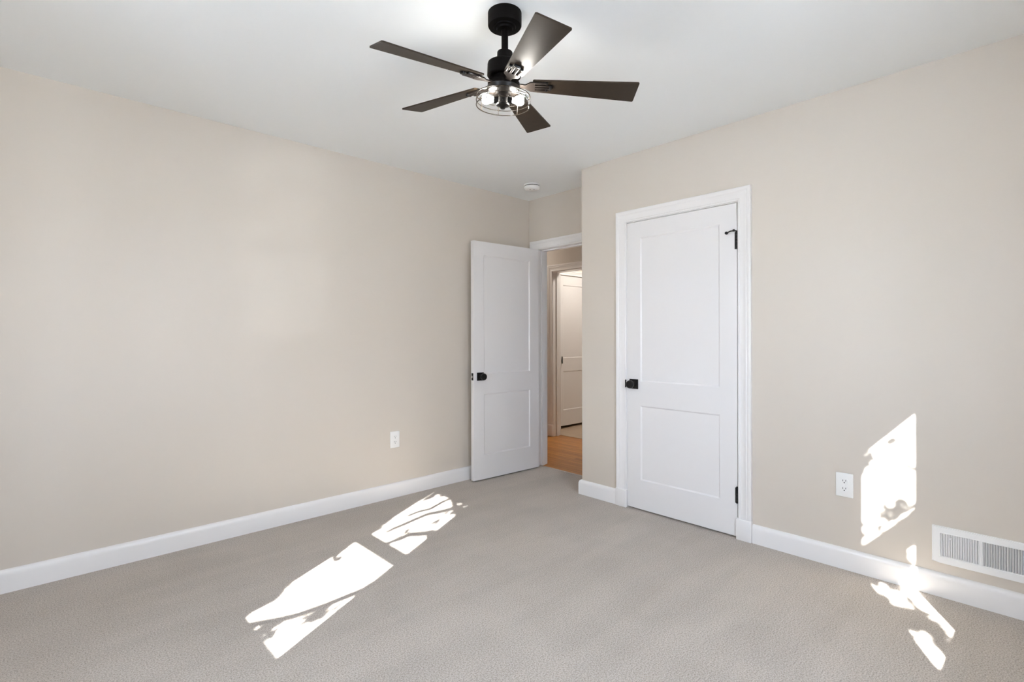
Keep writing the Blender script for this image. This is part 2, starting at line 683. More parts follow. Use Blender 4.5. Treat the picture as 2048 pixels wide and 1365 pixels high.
# hall and bathroom shells
F_HFAR = Frame((XH, 0, 0), (0, -1, 0), (0, 0, 1), (-1, 0, 0))
BY0, BY1, BZ = 3.36, 4.076, 1.945
bm = new_bm()
grid_holes(bm, F_HFAR, [-5.3, -BY1 - 0.015, -BY0 + 0.015, -0.9], [-0.1, BZ + 0.015, H], {(1, 0)}, 0, -0.13)
struct('wall_hall', bm, M_HALL, 'taupe hall wall around the second doorway', 'wall', smooth=0)
bm = new_bm()
box(bm, XB + 0.12, XH, 5.2, 5.3, -0.1, H)
struct('wall_hall_left', bm, M_HALL, 'taupe end wall of the hall, left end', 'wall', smooth=0)
bm = new_bm()
box(bm, XB + 0.12, XH, 0.9, 1.0, -0.1, H)
struct('wall_hall_right', bm, M_HALL, 'taupe end wall of the hall, right end', 'wall', smooth=0)
bm = new_bm()
box(bm, XB, XB + 0.12, YL + 0.12, 5.3, -0.1, H)
struct('wall_hall_near', bm, M_HALL, 'taupe hall wall beside the bedroom', 'wall', smooth=0)

F_BATH = Frame((0, YBATH, 0), (1, 0, 0), (0, 0, 1), (0, -1, 0))
LX0, LX1, LZ = 4.912, 5.62, 1.968
bm = new_bm()
grid_holes(bm, F_BATH, [XH + 0.13, LX0, LX1, 6.9], [0, LZ, H], {(1, 0)}, 0, -0.5, back_holes_closed=True)
struct('wall_bathroom_left', bm, mat('bathroom_paint', (0.70, 0.66, 0.60), 0.5), 'pale bathroom wall that holds the third white door', 'wall', smooth=0)
bm = new_bm()
box(bm, 6.8, 6.9, 2.5, YBATH, 0, H)
struct('wall_bathroom_back', bm, M_HALL, 'pale end wall of the bathroom', 'wall', smooth=0)
bm = new_bm()
box(bm, XH + 0.13, 6.8, 2.4, 2.5, 0, H)
struct('wall_bathroom_right', bm, M_HALL, 'pale right wall of the bathroom', 'wall', smooth=0)

# ------------------------------------------------------------------ baseboards
bm = base_bm(F_LEFT, XW, XB)
struct('baseboard_left', bm, M_TRIM, 'white baseboard along the left wall', 'baseboard')
CW = 0.078
PLW = 0.086
bm = new_bm()
base_bm(F_RIGHT, -YC, -(DY1 + PLW), bm=bm, m0=1.0)
base_bm(F_SIDE, XR, XB, bm=bm, m0=1.0)
struct('baseboard_corner', bm, M_TRIM, 'short white baseboard wrapping the closet corner', 'baseboard')
bm = base_bm(F_RIGHT, -(DY0 - PLW), -YW)
struct('baseboard_right', bm, M_TRIM, 'white baseboard under the floor vent on the right wall', 'baseboard')
bm = base_bm(F_REAR, YW, YL)
struct('baseboard_rear', bm, M_TRIM, 'white baseboard behind the camera', 'baseboard')
bm = base_bm(F_NEAR, -XR, -XW)
struct('baseboard_near', bm, M_TRIM, 'white baseboard under the window behind the camera', 'baseboard')
bm = base_bm(F_HFAR, -5.2, -(BY1 + PLW))
tube(bm, [F_HFAR(-5.2, 0.008, 0.022), F_HFAR(-(BY1 + PLW + 0.01), 0.008, 0.022)], 0.009, 8)
struct('baseboard_hall', bm, M_TRIM, 'white baseboard in the hall left of the second doorway', 'baseboard')


# ------------------------------------------------------------------ door hardware
def rosette_knob(F, u, v, parent, name='knob'):
    """square rosette with a round knob; F.n points into the room"""
    b_ = new_bm()
    box(b_, u - 0.033, u + 0.033, v - 0.033, v + 0.033, 0.0, 0.008, F, bevel=0.0015)
    k = part('rosette', b_, M_BLACK, parent, 'square black rosette')
    b_ = new_bm()
    lathe(b_, [(0.0, 0.006), (0.017, 0.006), (0.017, 0.011), (0.0125, 0.014), (0.0115, 0.032), (0.015, 0.036), (0.0245, 0.040),
               (0.0275, 0.046), (0.0280, 0.053), (0.0265, 0.059), (0.0225, 0.0625), (0.0205, 0.0625), (0.0195, 0.0605), (0.0, 0.0605)],
          F(u, v, 0), F.n, 32)
    part(name, b_, M_BLACK, parent, 'round black door knob')
    return k


def hinge(F, u, v0, v1, parent, side=1):
    b_ = new_bm()
    n = 5
    for i in range(n):
        a = v0 + (v1 - v0) * i / n + 0.0006
        c = v0 + (v1 - v0) * (i + 1) / n - 0.0006
        lathe(b_, [(0.0, a), (0.0058, a), (0.0062, a + 0.0008), (0.0062, c - 0.0008), (0.0058, c), (0.0, c)], F(u, 0, 0.005), F.v, 16)
    lathe(b_, [(0.0, v1), (0.005, v1), (0.006, v1 + 0.003), (0.003, v1 + 0.006), (0.0, v1 + 0.007)], F(u, 0, 0.005), F.v, 12)
    box(b_, u - 0.012 * side, u, v0 + 0.001, v1 - 0.001, -0.002, 0.0022, F)
    return part('hinge', b_, M_BLACK, parent, 'black hinge')


RAILS = (0.195, 0.700, 0.864, 1.841)

# closet door (closed)
t = thing('door_2', 'closed white two panel closet door in the right wall', 'door', (XR, (DY0 + DY1) / 2, 0), kind='structure')
LW = (DY1 - DY0) - 0.006
F = Frame((XR - 0.004, DY1 - 0.003, 0.012), (0, -1, 0), (0, 0, 1), (-1, 0, 0))
part('leaf', panel_door_bm(F, LW, 1.952, 0.035, 0.103, RAILS), M_DOOR, t)
rosette_knob(F, 0.054, 0.857 - 0.012, t)
h1 = hinge(F, LW + 0.001, 1.692 - 0.012, 1.794 - 0.012, t)
hinge(F, LW + 0.001, 0.205 - 0.012, 0.297 - 0.012, t)
b_ = new_bm()
hz = 1.794 - 0.012 + 0.004
tube(b_, [F(LW + 0.001, hz, 0.006), F(LW - 0.008, hz + 0.003, 0.012), F(LW - 0.030, hz + 0.001, 0.020), F(LW - 0.048, hz - 0.006, 0.020)], 0.0035, 10)
lathe(b_, [(0.0, 0), (0.008, 0), (0.009, 0.003), (0.009, 0.010), (0.007, 0.013), (0.0, 0.013)], F(LW - 0.052, hz - 0.007, 0.026), -F.n, 16)
lathe(b_, [(0.0, 0), (0.006, 0), (0.006, 0.012), (0.0, 0.012)], F(LW - 0.012, hz - 0.002, 0.013), F.v, 12)
part('door_stop', b_, M_BLACK, t, 'black hinge pin door stop')

# bedroom door (open against the left wall)
fc = Vector((2.607, 3.229, 0.012))
hg = Vector((3.322, 3.1895, 0.012))
du = (hg - fc).normalized()
F = Frame(fc, du, (0, 0, 1), (du.y, -du.x, 0))
t = thing('door_1', 'open white two panel bedroom door standing against the left wall', 'door', (hg.x, hg.y, 0), kind='structure')
DW = (hg - fc).length
part('leaf', panel_door_bm(F, DW, 1.953, 0.035, 0.103, RAILS), M_DOOR, t)
rosette_knob(F, 0.064, 0.857 - 0.012, t)
FB = Frame(F(0, 0, -0.035), du, (0, 0, 1), -F.n)
rosette_knob(FB, 0.064, 0.857 - 0.012, t)
FE = Frame(F(0, 0, -0.0175), F.n, (0, 0, 1), -du)
b_ = new_bm()
box(b_, -0.0125, 0.0125, 0.845 - 0.029, 0.845 + 0.029, -0.001, 0.0012, FE, bevel=0.0006, seg=1)
lp = part('latch_plate', b_, M_BLACK, t, 'black latch plate on the door edge')
b_ = new_bm()
box(b_, -0.006, 0.006, 0.845 - 0.008, 0.845 + 0.008, 0.001, 0.011, FE, bevel=0.002)
part('latch_bolt', b_, mat('brushed_steel', (0.6, 0.58, 0.55), 0.3, 1.0), lp, 'steel latch bolt')
FH = Frame(F(0, 0, -0.035), du, (0, 0, 1), -F.n)
for v0 in (0.19, 1.66):
    hinge(FH, DW + 0.004, v0, v0 + 0.09, t)

# bathroom side door (closed)
F = Frame((LX0 + 0.012, YBATH + 0.004, 0.036), (1, 0, 0), (0, 0, 1), (0, -1, 0))
t = thing('door_3', 'closed white door far inside the lit room beyond the hall', 'door', (LX0, YBATH, 0), kind='structure')
part('leaf', panel_door_bm(F, LX1 - LX0 - 0.02, 1.928, 0.035, 0.05, (0.198, 0.699, 0.868, 1.807)), M_DOOR, t)
FHB = Frame(F(0, 0, 0.013), F.u, F.v, F.n)
hinge(FHB, 0.010, 0.80, 0.885, t, side=-1)

# ------------------------------------------------------------------ casings and jambs
def plinths(F, at, wdt, hh=0.122, dd=0.026, bm=None):
    b_ = bm or new_bm()
    for a in at:
        box(b_, a - wdt / 2, a + wdt / 2, 0.0, hh, 0.0, dd, F, bevel=0.003)
    return b_


F = Frame((XR, 0, 0), (0, -1, 0), (0, 0, 1), (-1, 0, 0))
t = thing('trim_closet', 'white moulded casing around the closed closet door', 'door casing', (XR, (DY0 + DY1) / 2, 0), kind='structure')
part('casing', casing_bm(F, -DY1 - 0.004, -DY0 + 0.004, 0.11, DZ + 0.004), M_TRIM, t)
part('plinth_block', plinths(F, [-DY1 - 0.002 - CW / 2], PLW), M_TRIM, t)
part('plinth_block', plinths(F, [-DY0 + 0.002 + CW / 2], PLW), M_TRIM, t)
b_ = new_bm()
for a, c in ((-DY1 - 0.012, -DY1), (-DY0, -DY0 + 0.012)):
    box(b_, a, c, 0, DZ, -0.10, 0.0, F)
box(b_, -DY1 - 0.012, -DY0 + 0.012, DZ, DZ + 0.012, -0.10, 0.0, F)
box(b_, -DY1, -DY1 + 0.012, 0, DZ, -0.075, -0.045, F)
box(b_, -DY0 - 0.012, -DY0, 0, DZ, -0.075, -0.045, F)
box(b_, -DY1, -DY0, DZ - 0.012, DZ, -0.075, -0.045, F)
part('jamb', b_, M_TRIM, t, smooth=0)
b_ = new_bm()
box(b_, -DY1 + 0.0005, -DY1 + 0.006, 0.857 - 0.028, 0.857 + 0.028, -0.004, 0.0005, F)
FS = Frame((XR, DY1 + 0.0005, 0.857), (0, 1, 0), (0, 0, 1), (-1, 0, 0))
box(b_, 0.0, 0.011, -0.027, 0.027, 0.0095, 0.0145, FS, bevel=0.003, seg=2)
part('strike_plate', b_, M_BLACK, t, 'black curved strike plate')

F = F_BACK
t = thing('trim_entry', 'white casing and jamb of the open bedroom doorway', 'door casing', (XB, (EY0 + EY1) / 2, 0), kind='structure')
b_ = casing_bm(F, -EY1 - 0.004, -EY0 + 0.004, 0.11, EZ + 0.002)
bmesh.ops.bisect_plane(b_, geom=b_.verts[:] + b_.edges[:] + b_.faces[:], plane_co=(0, YL - 0.001, 0), plane_no=(0, 1, 0), clear_outer=True)
part('casing', b_, M_TRIM, t)
b_ = new_bm()
for a, c in ((-EY1 - 0.015, -EY1), (-EY0, -EY0 + 0.015)):
    box(b_, a, c, 0, EZ + 0.015, -0.12, 0.0, F)
box(b_, -EY1, -EY0, EZ, EZ + 0.015, -0.12, 0.0, F)
box(b_, -EY1, -EY1 + 0.011, 0, EZ, -0.085, -0.045, F)
box(b_, -EY0 - 0.011, -EY0, 0, EZ, -0.085, -0.045, F)
box(b_, -EY1, -EY0, EZ - 0.011, EZ, -0.085, -0.045, F)
part('jamb', b_, M_TRIM, t, smooth=0)
FHN = Frame((XB + 0.12, 0, 0), (0, 1, 0), (0, 0, 1), (1, 0, 0))
part('casing', casing_bm(FHN, EY0 - 0.004, EY1 + 0.004, 0.0, EZ + 0.002), M_TRIM, t)

F = F_HFAR
t = thing('trim_hall', 'white casing of the second doorway across the hall', 'door casing', (XH, (BY0 + BY1) / 2, 0), kind='structure')
part('casing', casing_bm(F, -BY1 - 0.004, -BY0 + 0.004, 0.11, BZ + 0.004), M_TRIM, t)
part('plinth_block', plinths(F, [-BY1 - 0.002 - CW / 2], PLW, hh=0.135), M_TRIM, t)
part('plinth_block', plinths(F, [-BY0 + 0.002 + CW / 2], PLW, hh=0.135), M_TRIM, t)
b_ = new_bm()
for a, c in ((-BY1 - 0.015, -BY1), (-BY0, -BY0 + 0.015)):
    box(b_, a, c, -0.003, BZ + 0.015, -0.13, 0.0, F)
box(b_, -BY1, -BY0, BZ, BZ + 0.015, -0.13, 0.0, F)
box(b_, -BY1, -BY1 + 0.012, -0.003, BZ, -0.09, -0.055, F)
box(b_, -BY0 - 0.012, -BY0, -0.003, BZ, -0.09, -0.055, F)
part('jamb', b_, M_TRIM, t, smooth=0)

F = F_BATH
t = thing('trim_bathroom', 'white casing of the third door in the far room', 'door casing', (LX0, YBATH, 0), kind='structure')
part('casing', casing_bm(F, LX0 - 0.002, LX1 + 0.002, 0.0, LZ + 0.002, sc=0.8), M_TRIM, t)


# ------------------------------------------------------------------ windows behind the camera
def make_window(name, F, wn, label, flip):
    u0, u1 = wn['u0'], wn['u1']
    if flip:
        u0, u1 = -u1, -u0
    mid = (wn['lo'][1] + wn['hi'][0]) / 2
    lo, hi = wn['lo'], wn['hi']
    t = thing(name, label, 'window', F((u0 + u1) / 2, lo[0], 0), kind='structure')
    for a, c, g0, g1 in ((lo[0] - ST, mid, lo[0], lo[1]), (mid, hi[1] + ST, hi[0], hi[1])):
        b_ = new_bm()
        grid_holes(b_, F, [u0 - ST, u0, u1, u1 + ST], [a, g0, g1, c], {(1, 1)}, -0.040, -0.060)
        s_ = part('sash', b_, M_TRIM, t, smooth=0)
        b_ = new_bm()
        quad(b_, [F(u0, g0, -0.05), F(u1, g0, -0.05), F(u1, g1, -0.05), F(u0, g1, -0.05)])
        part('glass_pane', b_, M_GLASS, s_, smooth=0)
    part('casing', casing_bm(F, u0 - ST, u1 + ST, lo[0] - ST, hi[1] + ST), M_TRIM, t)
    b_ = new_bm()
    box(b_, u0 - ST - 0.1, u1 + ST + 0.1, lo[0] - ST - 0.022, lo[0] - ST, 0.0, 0.05, F, bevel=0.004)
    part('sill', b_, M_TRIM, t)
    # sky portal in the opening (guides the sampling of the sky only)
    ld = bpy.data.lights.new(name + '_portal', 'AREA')
    ld.shape = 'RECTANGLE'
    ld.size = u1 - u0 + 0.02
    ld.size_y = hi[1] - lo[0] + 0.02
    ld.cycles.is_portal = True
    lo_ = bpy.data.objects.new(name + '_portal', ld)
    COL.objects.link(lo_)
    c_ = F((u0 + u1) / 2, (lo[0] + hi[1]) / 2, -0.07)
    Mx = Matrix((F.u, F.v, -F.n)).transposed()
    if Mx.determinant() < 0:
        Mx = Matrix((-F.u, F.v, -F.n)).transposed()
    mw = Mx.to_4x4()
    mw.translation = c_
    lo_.matrix_world = mw


make_window('window_1', F_REAR, WIN1, 'narrow double hung window in the rear wall behind the camera', False)
make_window('window_2', F_NEAR, WIN2, 'narrow double hung window in the near wall behind the camera', True)


# ------------------------------------------------------------------ ceiling fan
fan_c = Vector((1.3403, 1.4711, 2.1656))
n_ax = Vector((-0.0219, -0.0884, 1.0)).normalized()
can = Vector((1.3427, 1.4667, H))
t = thing('ceiling_fan', 'dark bronze five blade ceiling fan with lit caged lamp', 'ceiling fan', can)


def fax(h):
    return fan_c + n_ax * h


b_ = new_bm()
lathe(b_, [(0.0, 0.0), (0.0655, 0.0), (0.0655, -0.046), (0.063, -0.0505), (0.044, -0.052), (0.042, -0.056), (0.033, -0.057), (0.030, -0.064), (0.020, -0.066), (0.0, -0.066)],
      can, (0, 0, 1), 48)
part('canopy', b_, M_BRONZE, t)
b_ = new_bm()
tube(b_, [can + Vector((0, 0, -0.055)), fax(0.110)], 0.0130, 20)
part('downrod', b_, M_BRONZE, t)
b_ = new_bm()
lathe(b_, [(0.0, 0.122), (0.028, 0.122), (0.030, 0.119), (0.030, 0.084), (0.058, 0.082), (0.064, 0.078), (0.0655, 0.072), (0.0655, 0.030), (0.062, 0.026),
           (0.050, 0.024), (0.050, 0.008), (0.062, 0.006), (0.062, -0.010), (0.0, -0.010)], fan_c, n_ax, 48)
part('motor_housing', b_, M_BRONZE, t)
TH0, PITCH = -0.7692, -0.2011
for i in range(5):
    a = TH0 + 2 * PI / 5 * i
    er = Vector((math.cos(a), math.sin(a), 0))
    er = (er - n_ax * er.dot(n_ax)).normalized()
    et = n_ax.cross(er)
    pt = et * math.cos(PITCH) + n_ax * math.sin(PITCH)
    pn = er.cross(pt)
    R0, R1, W0, W1, WC, DR = 0.113, 0.516, 0.036, 0.0602, 0.0056, -0.0097
    b_ = new_bm()
    def P(r, wv, h):
        return fan_c + er * r + pt * wv + n_ax * (DR * (r - R0) / (R1 - R0)) + pn * h
    th = 0.0055
    lower = [P(R0, WC - W0, 0), P(R1, WC - W1, 0), P(R1, WC + W1, 0), P(R0, WC + W0, 0)]
    upper = [p + pn * th for p in lower]
    vl = [b_.verts.new(p) for p in lower]
    vu = [b_.verts.new(p) for p in upper]
    b_.faces.new(vl)
    b_.faces.new(list(reversed(vu)))
    for k in range(4):
        l_ = (k + 1) % 4
        b_.faces.new((vl[l_], vl[k], vu[k], vu[l_]))
    vert = [ed for ed in b_.edges if abs((ed.verts[0].co - ed.verts[1].co).length - th) < 1e-5]
    bmesh.ops.bevel(b_, geom=vert, offset=0.003, segments=3, affect='EDGES')
    bl = part('blade', b_, M_BLADE, t)
    # blade iron: arm from the hub, then three prongs under the blade root
    b_ = new_bm()
    FI = Frame(fan_c, er, pt, -pn)
    hx = [FI(0.050, -0.012, 0.0), FI(0.085, -0.011, 0.003), FI(0.104, -0.028, 0.003), FI(0.122, -0.030, 0.003),
          FI(0.122, 0.030, 0.003), FI(0.104, 0.028, 0.003), FI(0.085, 0.011, 0.003), FI(0.050, 0.012, 0.0)]
    va = [b_.verts.new(p) for p in hx]
    vb = [b_.verts.new(p - FI.n * -0.005) for p in hx]
    b_.faces.new(va)
    b_.faces.new(list(reversed(vb)))
    for k in range(8):
        l_ = (k + 1) % 8
        b_.faces.new((va[k], va[l_], vb[l_], vb[k]))
    for wv, rl in ((-0.023, 0.168), (-0.0077, 0.182), (0.0077, 0.182), (0.023, 0.168)):
        box(b_, 0.118, rl, wv - 0.0042, wv + 0.0042, 0.000, 0.0085, FI, bevel=0.002)
    br = part('blade_bracket', b_, M_IRON, bl, 'metal bracket with raised fingers')
    b_ = new_bm()
    box(b_, 0.176, 0.188, -0.013, 0.013, 0.0, 0.0105, FI, bevel=0.003)
    box(b_, 0.163, 0.172, -0.028, -0.015, 0.0, 0.009, FI, bevel=0.003)
    box(b_, 0.163, 0.172, 0.015, 0.028, 0.0, 0.009, FI, bevel=0.003)
    part('bracket_cap', b_, M_BLACK, bl, 'black end caps of the bracket')

b_ = new_bm()
lathe(b_, [(0.0, -0.009), (0.062, -0.009), (0.064, -0.012), (0.058, -0.026), (0.046, -0.033), (0.0, -0.034)],
      fan_c, n_ax, 48)
part('lamp_pan', b_, M_PAN, t, 'glossy dark pan above the bulbs')
b_ = new_bm()
lathe(b_, [(0.0, -0.026), (0.030, -0.026), (0.030, -0.040), (0.022, -0.044), (0.022, -0.070), (0.026, -0.074), (0.026, -0.080), (0.012, -0.086), (0.008, -0.092), (0.0, -0.094)],
      fan_c, n_ax, 32)
part('lamp_stem', b_, M_PAN, t)
b_ = new_bm()
ex = (Vector((1, 0, 0)) - n_ax * n_ax.x).normalized()
ey = n_ax.cross(ex)
RC = 0.1045
def cage_pt(a, h, r=RC):
    return fax(h) + (ex * math.cos(a) + ey * math.sin(a)) * r
for h, rr, rad in ((-0.045, RC, 0.0020), (-0.0635, RC, 0.0015), (-0.082, RC - 0.001, 0.0020)):
    tube(b_, [cage_pt(2 * PI * k / 64, h, rr) for k in range(64)], rad, 8, closed=True)
for k in range(8):
    a = 2 * PI * (k + 0.3) / 8
    tube(b_, [cage_pt(a, -0.040, RC - 0.003), cage_pt(a, -0.045, RC), cage_pt(a, -0.082, RC - 0.001)], 0.0013, 6)
for k in range(4):
    a = 2 * PI * (k + 0.3) / 4
    tube(b_, [cage_pt(a, -0.028, 0.050), cage_pt(a, -0.040, 0.090), cage_pt(a, -0.045, RC)], 0.0022, 6)
part('cage', b_, M_CAGE, t, 'round wire cage')
ra = Vector((right.x, right.y, 0))
ra = (ra - n_ax * ra.dot(n_ax)).normalized()
bulb_mesh = None
for k in range(2):
    dv = ra if k else -ra
    b_ = new_bm()
    lathe(b_, [(0.0, 0.016), (0.013, 0.016), (0.014, 0.020), (0.014, 0.036), (0.0, 0.036)], fax(-0.058), dv, 20)
    sk = part('socket', b_, M_PAN, t)
    b_ = new_bm()
    lathe(b_, [(0.009, 0.036), (0.010, 0.042), (0.015, 0.052), (0.0190, 0.062), (0.0182, 0.072), (0.013, 0.080), (0.0, 0.083)], fax(-0.058), dv, 24)
    part('bulb', b_, M_BULB, t, 'lit bulb')

# ------------------------------------------------------------------ smoke detector
c = Vector((3.022, 2.972, H))
t = thing('smoke_detector', 'small round white smoke detector on the ceiling near the corner', 'smoke detector', c)
b_ = new_bm()
lathe(b_, [(0.0, 0.0), (0.066, 0.0), (0.067, -0.002), (0.067, -0.008), (0.0655, -0.010), (0.050, -0.010), (0.050, -0.016), (0.0, -0.016)], c, (0, 0, 1), 48)
part('base_plate', b_, M_PLASTIC, t)
b_ = new_bm()
lathe(b_, [(0.0, -0.0155), (0.0625, -0.0155), (0.0645, -0.0175), (0.063, -0.030), (0.057, -0.038), (0.046, -0.0425), (0.0, -0.044)], c, (0, 0, 1), 48)
cv = part('cover', b_, M_PLASTIC, t)
b_ = new_bm()
lathe(b_, [(0.0, -0.0095), (0.0605, -0.0095), (0.0605, -0.0160), (0.0, -0.0160)], c, (0, 0, 1), 48)  # dark ring in the groove, the gap's shade is put into its colour
part('gap_shade_ring', b_, M_DARK, t, 'dark ring painting the shade in the gap between base and cover')
for a in (-0.4, 0.35):
    b_ = new_bm()
    p = c + Vector((-fwd.x * 0.018, -fwd.y * 0.018, -0.0430)) + right * (0.016 * (1 if a > 0 else -1))
    lathe(b_, [(0.0, 0.0), (0.004, 0.0), (0.004, -0.0015), (0.0, -0.0015)], p, (0, 0, 1), 12)
    part('test_button', b_, M_DARK_GREY, cv, 'small grey dot on the cover')


# ------------------------------------------------------------------ wall outlets
def make_outlet(F, u, v, label):
    t = thing('wall_outlet', label, 'wall outlet', F(u, v, 0), group='duplex wall outlets')
    b_ = new_bm()
    box(b_, u - 0.0385, u + 0.0385, v - 0.0605, v + 0.0605, 0.0, 0.006, F, bevel=0.003, seg=3)
    part('cover_plate', b_, M_PLASTIC, t)
    for dv in (-0.0195, 0.0195):
        b_ = new_bm()
        pts = []
        for k in range(28):
            a = 2 * PI * k / 28
            pts.append((u + 0.017 * math.cos(a), v + dv + max(-0.0135, min(0.0135, 0.017 * math.sin(a)))))
        lo = [b_.verts.new(F(p, q, 0.0055)) for p, q in pts]
        hi = [b_.verts.new(F(p, q, 0.0078)) for p, q in pts]
        b_.faces.new(hi)
        for k in range(28):
            l_ = (k + 1) % 28
            b_.faces.new((lo[k], lo[l_], hi[l_], hi[k]))
        rc = part('receptacle', b_, M_PLASTIC, t)
        b_ = new_bm()
        box(b_, u - 0.0074, u - 0.0052, v + dv - 0.001, v + dv + 0.0075, 0.0074, 0.0081, F)
        box(b_, u + 0.0052, u + 0.0074, v + dv - 0.001, v + dv + 0.0075, 0.0074, 0.0081, F)
        lathe(b_, [(0.0, 0.0074), (0.0027, 0.0074), (0.0027, 0.0081), (0.0, 0.0081)], F(u, v + dv - 0.0072, 0), F.n, 12)
        part('slots', b_, M_DARK, rc, 'dark plug slots')
    b_ = new_bm()
    lathe(b_, [(0.0, 0.0055), (0.0032, 0.0055), (0.0030, 0.0068), (0.0, 0.0070)], F(u, v, 0), F.n, 12)
    part('screw', b_, M_PLASTIC, t)
    return t


make_outlet(F_LEFT, 1.952, 0.4255, 'white duplex outlet low on the left wall, left of the open door')
make_outlet(F_RIGHT, -0.7375, 0.426, 'white duplex outlet on the right wall at the edge of the sun patch')

# ------------------------------------------------------------------ wall register
t = thing('air_vent', 'white louvred air register low on the right wall at the frame edge', 'air vent', F_RIGHT(-0.22, 0.2375, 0))
F = F_RIGHT
U = [-0.391, -0.361, -0.229, -0.219, -0.087, -0.057]
V = [0.1575, 0.186, 0.290, 0.3185]
b_ = new_bm()
grid_holes(b_, F, U, V, {(1, 1), (3, 1)}, 0.013, 0.0)
es = [ed for ed in b_.edges if all(abs((v.co - F.o).dot(F.n) - 0.013) < 1e-5 for v in ed.verts) and len(ed.link_faces) == 2 and ed.calc_face_angle(0) > 1]
bmesh.ops.bevel(b_, geom=es, offset=0.0035, segments=3, affect='EDGES')
part('register_frame', b_, M_VENT, t)
b_ = new_bm()
quad(b_, [F(U[3], V[1], 0.0008), F(U[4], V[1], 0.0008), F(U[4], V[2], 0.0008), F(U[3], V[2], 0.0008)])  # flat sheet on the wall, its dark grey paints the duct's shade
part('duct_shade_sheet', b_, M_DARK_GREY, t, 'dark sheet painting the shade behind the right louvres', smooth=0)
b_ = new_bm()
quad(b_, [F(U[1], V[1], 0.0012), F(U[2], V[1], 0.0012), F(U[2], V[2], 0.0012), F(U[1], V[2], 0.0012)])  # left backing sheet, lighter grey than the right one
part('pale_backing', b_, mat('pale_backing_grey', (0.62, 0.62, 0.62), 0.5), t, 'pale sheet behind the left louvres', smooth=0)
for (a, c, sgn) in ((U[1], U[2], 1), (U[3], U[4], -1)):
    b_ = new_bm()
    nsl = 16
    for k in range(nsl):
        uc = a + (c - a) * (k + 0.5) / nsl
        an = math.radians(46 if sgn > 0 else 126)
        dxu, dxd = math.cos(an) * 0.0046, math.sin(an) * 0.0046
        tu, td = -math.sin(an) * 0.0008, math.cos(an) * 0.0008
        ps = [(uc - dxu - tu, 0.0072 - dxd - td), (uc + dxu - tu, 0.0072 + dxd - td), (uc + dxu + tu, 0.0072 + dxd + td), (uc - dxu + tu, 0.0072 - dxd + td)]
        b0 = [b_.verts.new(F(p, V[1], max(q, 0.001))) for p, q in ps]
        b1 = [b_.verts.new(F(p, V[2], max(q, 0.001))) for p, q in ps]
        for m in range(4):
            l_ = (m + 1) % 4
            b_.faces.new((b0[m], b0[l_], b1[l_], b1[m]))
        b_.faces.new(b0)
        b_.faces.new(b1)
    part('louvres', b_, M_VENT, t, smooth=0)
b_ = new_bm()
box(b_, -0.3285, -0.3215, 0.268, 0.276, 0.011, 0.0165, F, bevel=0.001)
part('damper_lever', b_, M_VENT, t)

# ------------------------------------------------------------------ lamp in the far room
c = Vector((5.15, 3.55, H))
t = thing('ceiling_lamp', 'flush ceiling lamp lighting the far room, hidden above its doorway', 'ceiling lamp', c)
b_ = new_bm()
lathe(b_, [(0.0, 0.0), (0.15, 0.0), (0.15, -0.02), (0.0, -0.02)], c, (0, 0, 1), 32)
part('base_plate', b_, M_PLASTIC, t)
b_ = new_bm()
lathe(b_, [(0.14, -0.02), (0.13, -0.05), (0.09, -0.075), (0.0, -0.085)], c, (0, 0, 1), 32)
part('diffuser', b_, M_LAMP, t, 'lit dome')
c = Vector((3.98, 4.75, H))
t = thing('ceiling_lamp', 'flush ceiling lamp at the left end of the hall, hidden by the wall', 'ceiling lamp', c)
b_ = new_bm()
lathe(b_, [(0.0, 0.0), (0.13, 0.0), (0.13, -0.02), (0.0, -0.02)], c, (0, 0, 1), 32)
part('base_plate', b_, M_PLASTIC, t)
b_ = new_bm()
lathe(b_, [(0.12, -0.02), (0.11, -0.05), (0.07, -0.07), (0.0, -0.075)], c, (0, 0, 1), 32)
part('diffuser', b_, M_LAMP_HALL, t, 'lit dome')

# ------------------------------------------------------------------ trees outside, their branches break up the sunlight
INV = -SUN_DIR


def back(p, plane, off):
    """point on the sun ray through p, `off` metres outside the window wall"""
    p = Vector(p)
    if plane == 1:
        s_ = (p.x - (XW - 0.12 - off)) / SUN_DIR.x
    else:
        s_ = (p.y - (YW - 0.12 - off)) / SUN_DIR.y
    return p + INV * s_


def leaf_cluster(bm, c, r, n, size, flat=None):
    for _ in range(n):
        d = Vector((random.gauss(0, 1), random.gauss(0, 1), random.gauss(0, 1)))
        d = d.normalized() * r * random.random() ** 0.5
        p = c + d
        a = Vector((random.uniform(-1, 1), random.uniform(-1, 1), random.uniform(-1, 1))).normalized()
        # leaves turn their faces to the light
        nrm = (INV + a * 0.7).normalized()
        u_ = nrm.orthogonal().normalized()
        u_ = Matrix.Rotation(random.uniform(0, 2 * PI), 3, nrm) @ u_
        v_ = nrm.cross(u_)
        s_ = size * random.uniform(0.7, 1.2)
        pts = [(-1.0, 0), (-0.4, 0.42), (0.3, 0.40), (1.0, 0), (0.3, -0.40), (-0.4, -0.42)]
        bm.faces.new([bm.verts.new(p + u_ * (x_ * s_) + v_ * (y_ * s_)) for x_, y_ in pts])


def bough(bm, pts, r0, r1):
    n = len(pts)
    tube(bm, pts, [r0 + (r1 - r0) * i / (n - 1) for i in range(n)], 7)


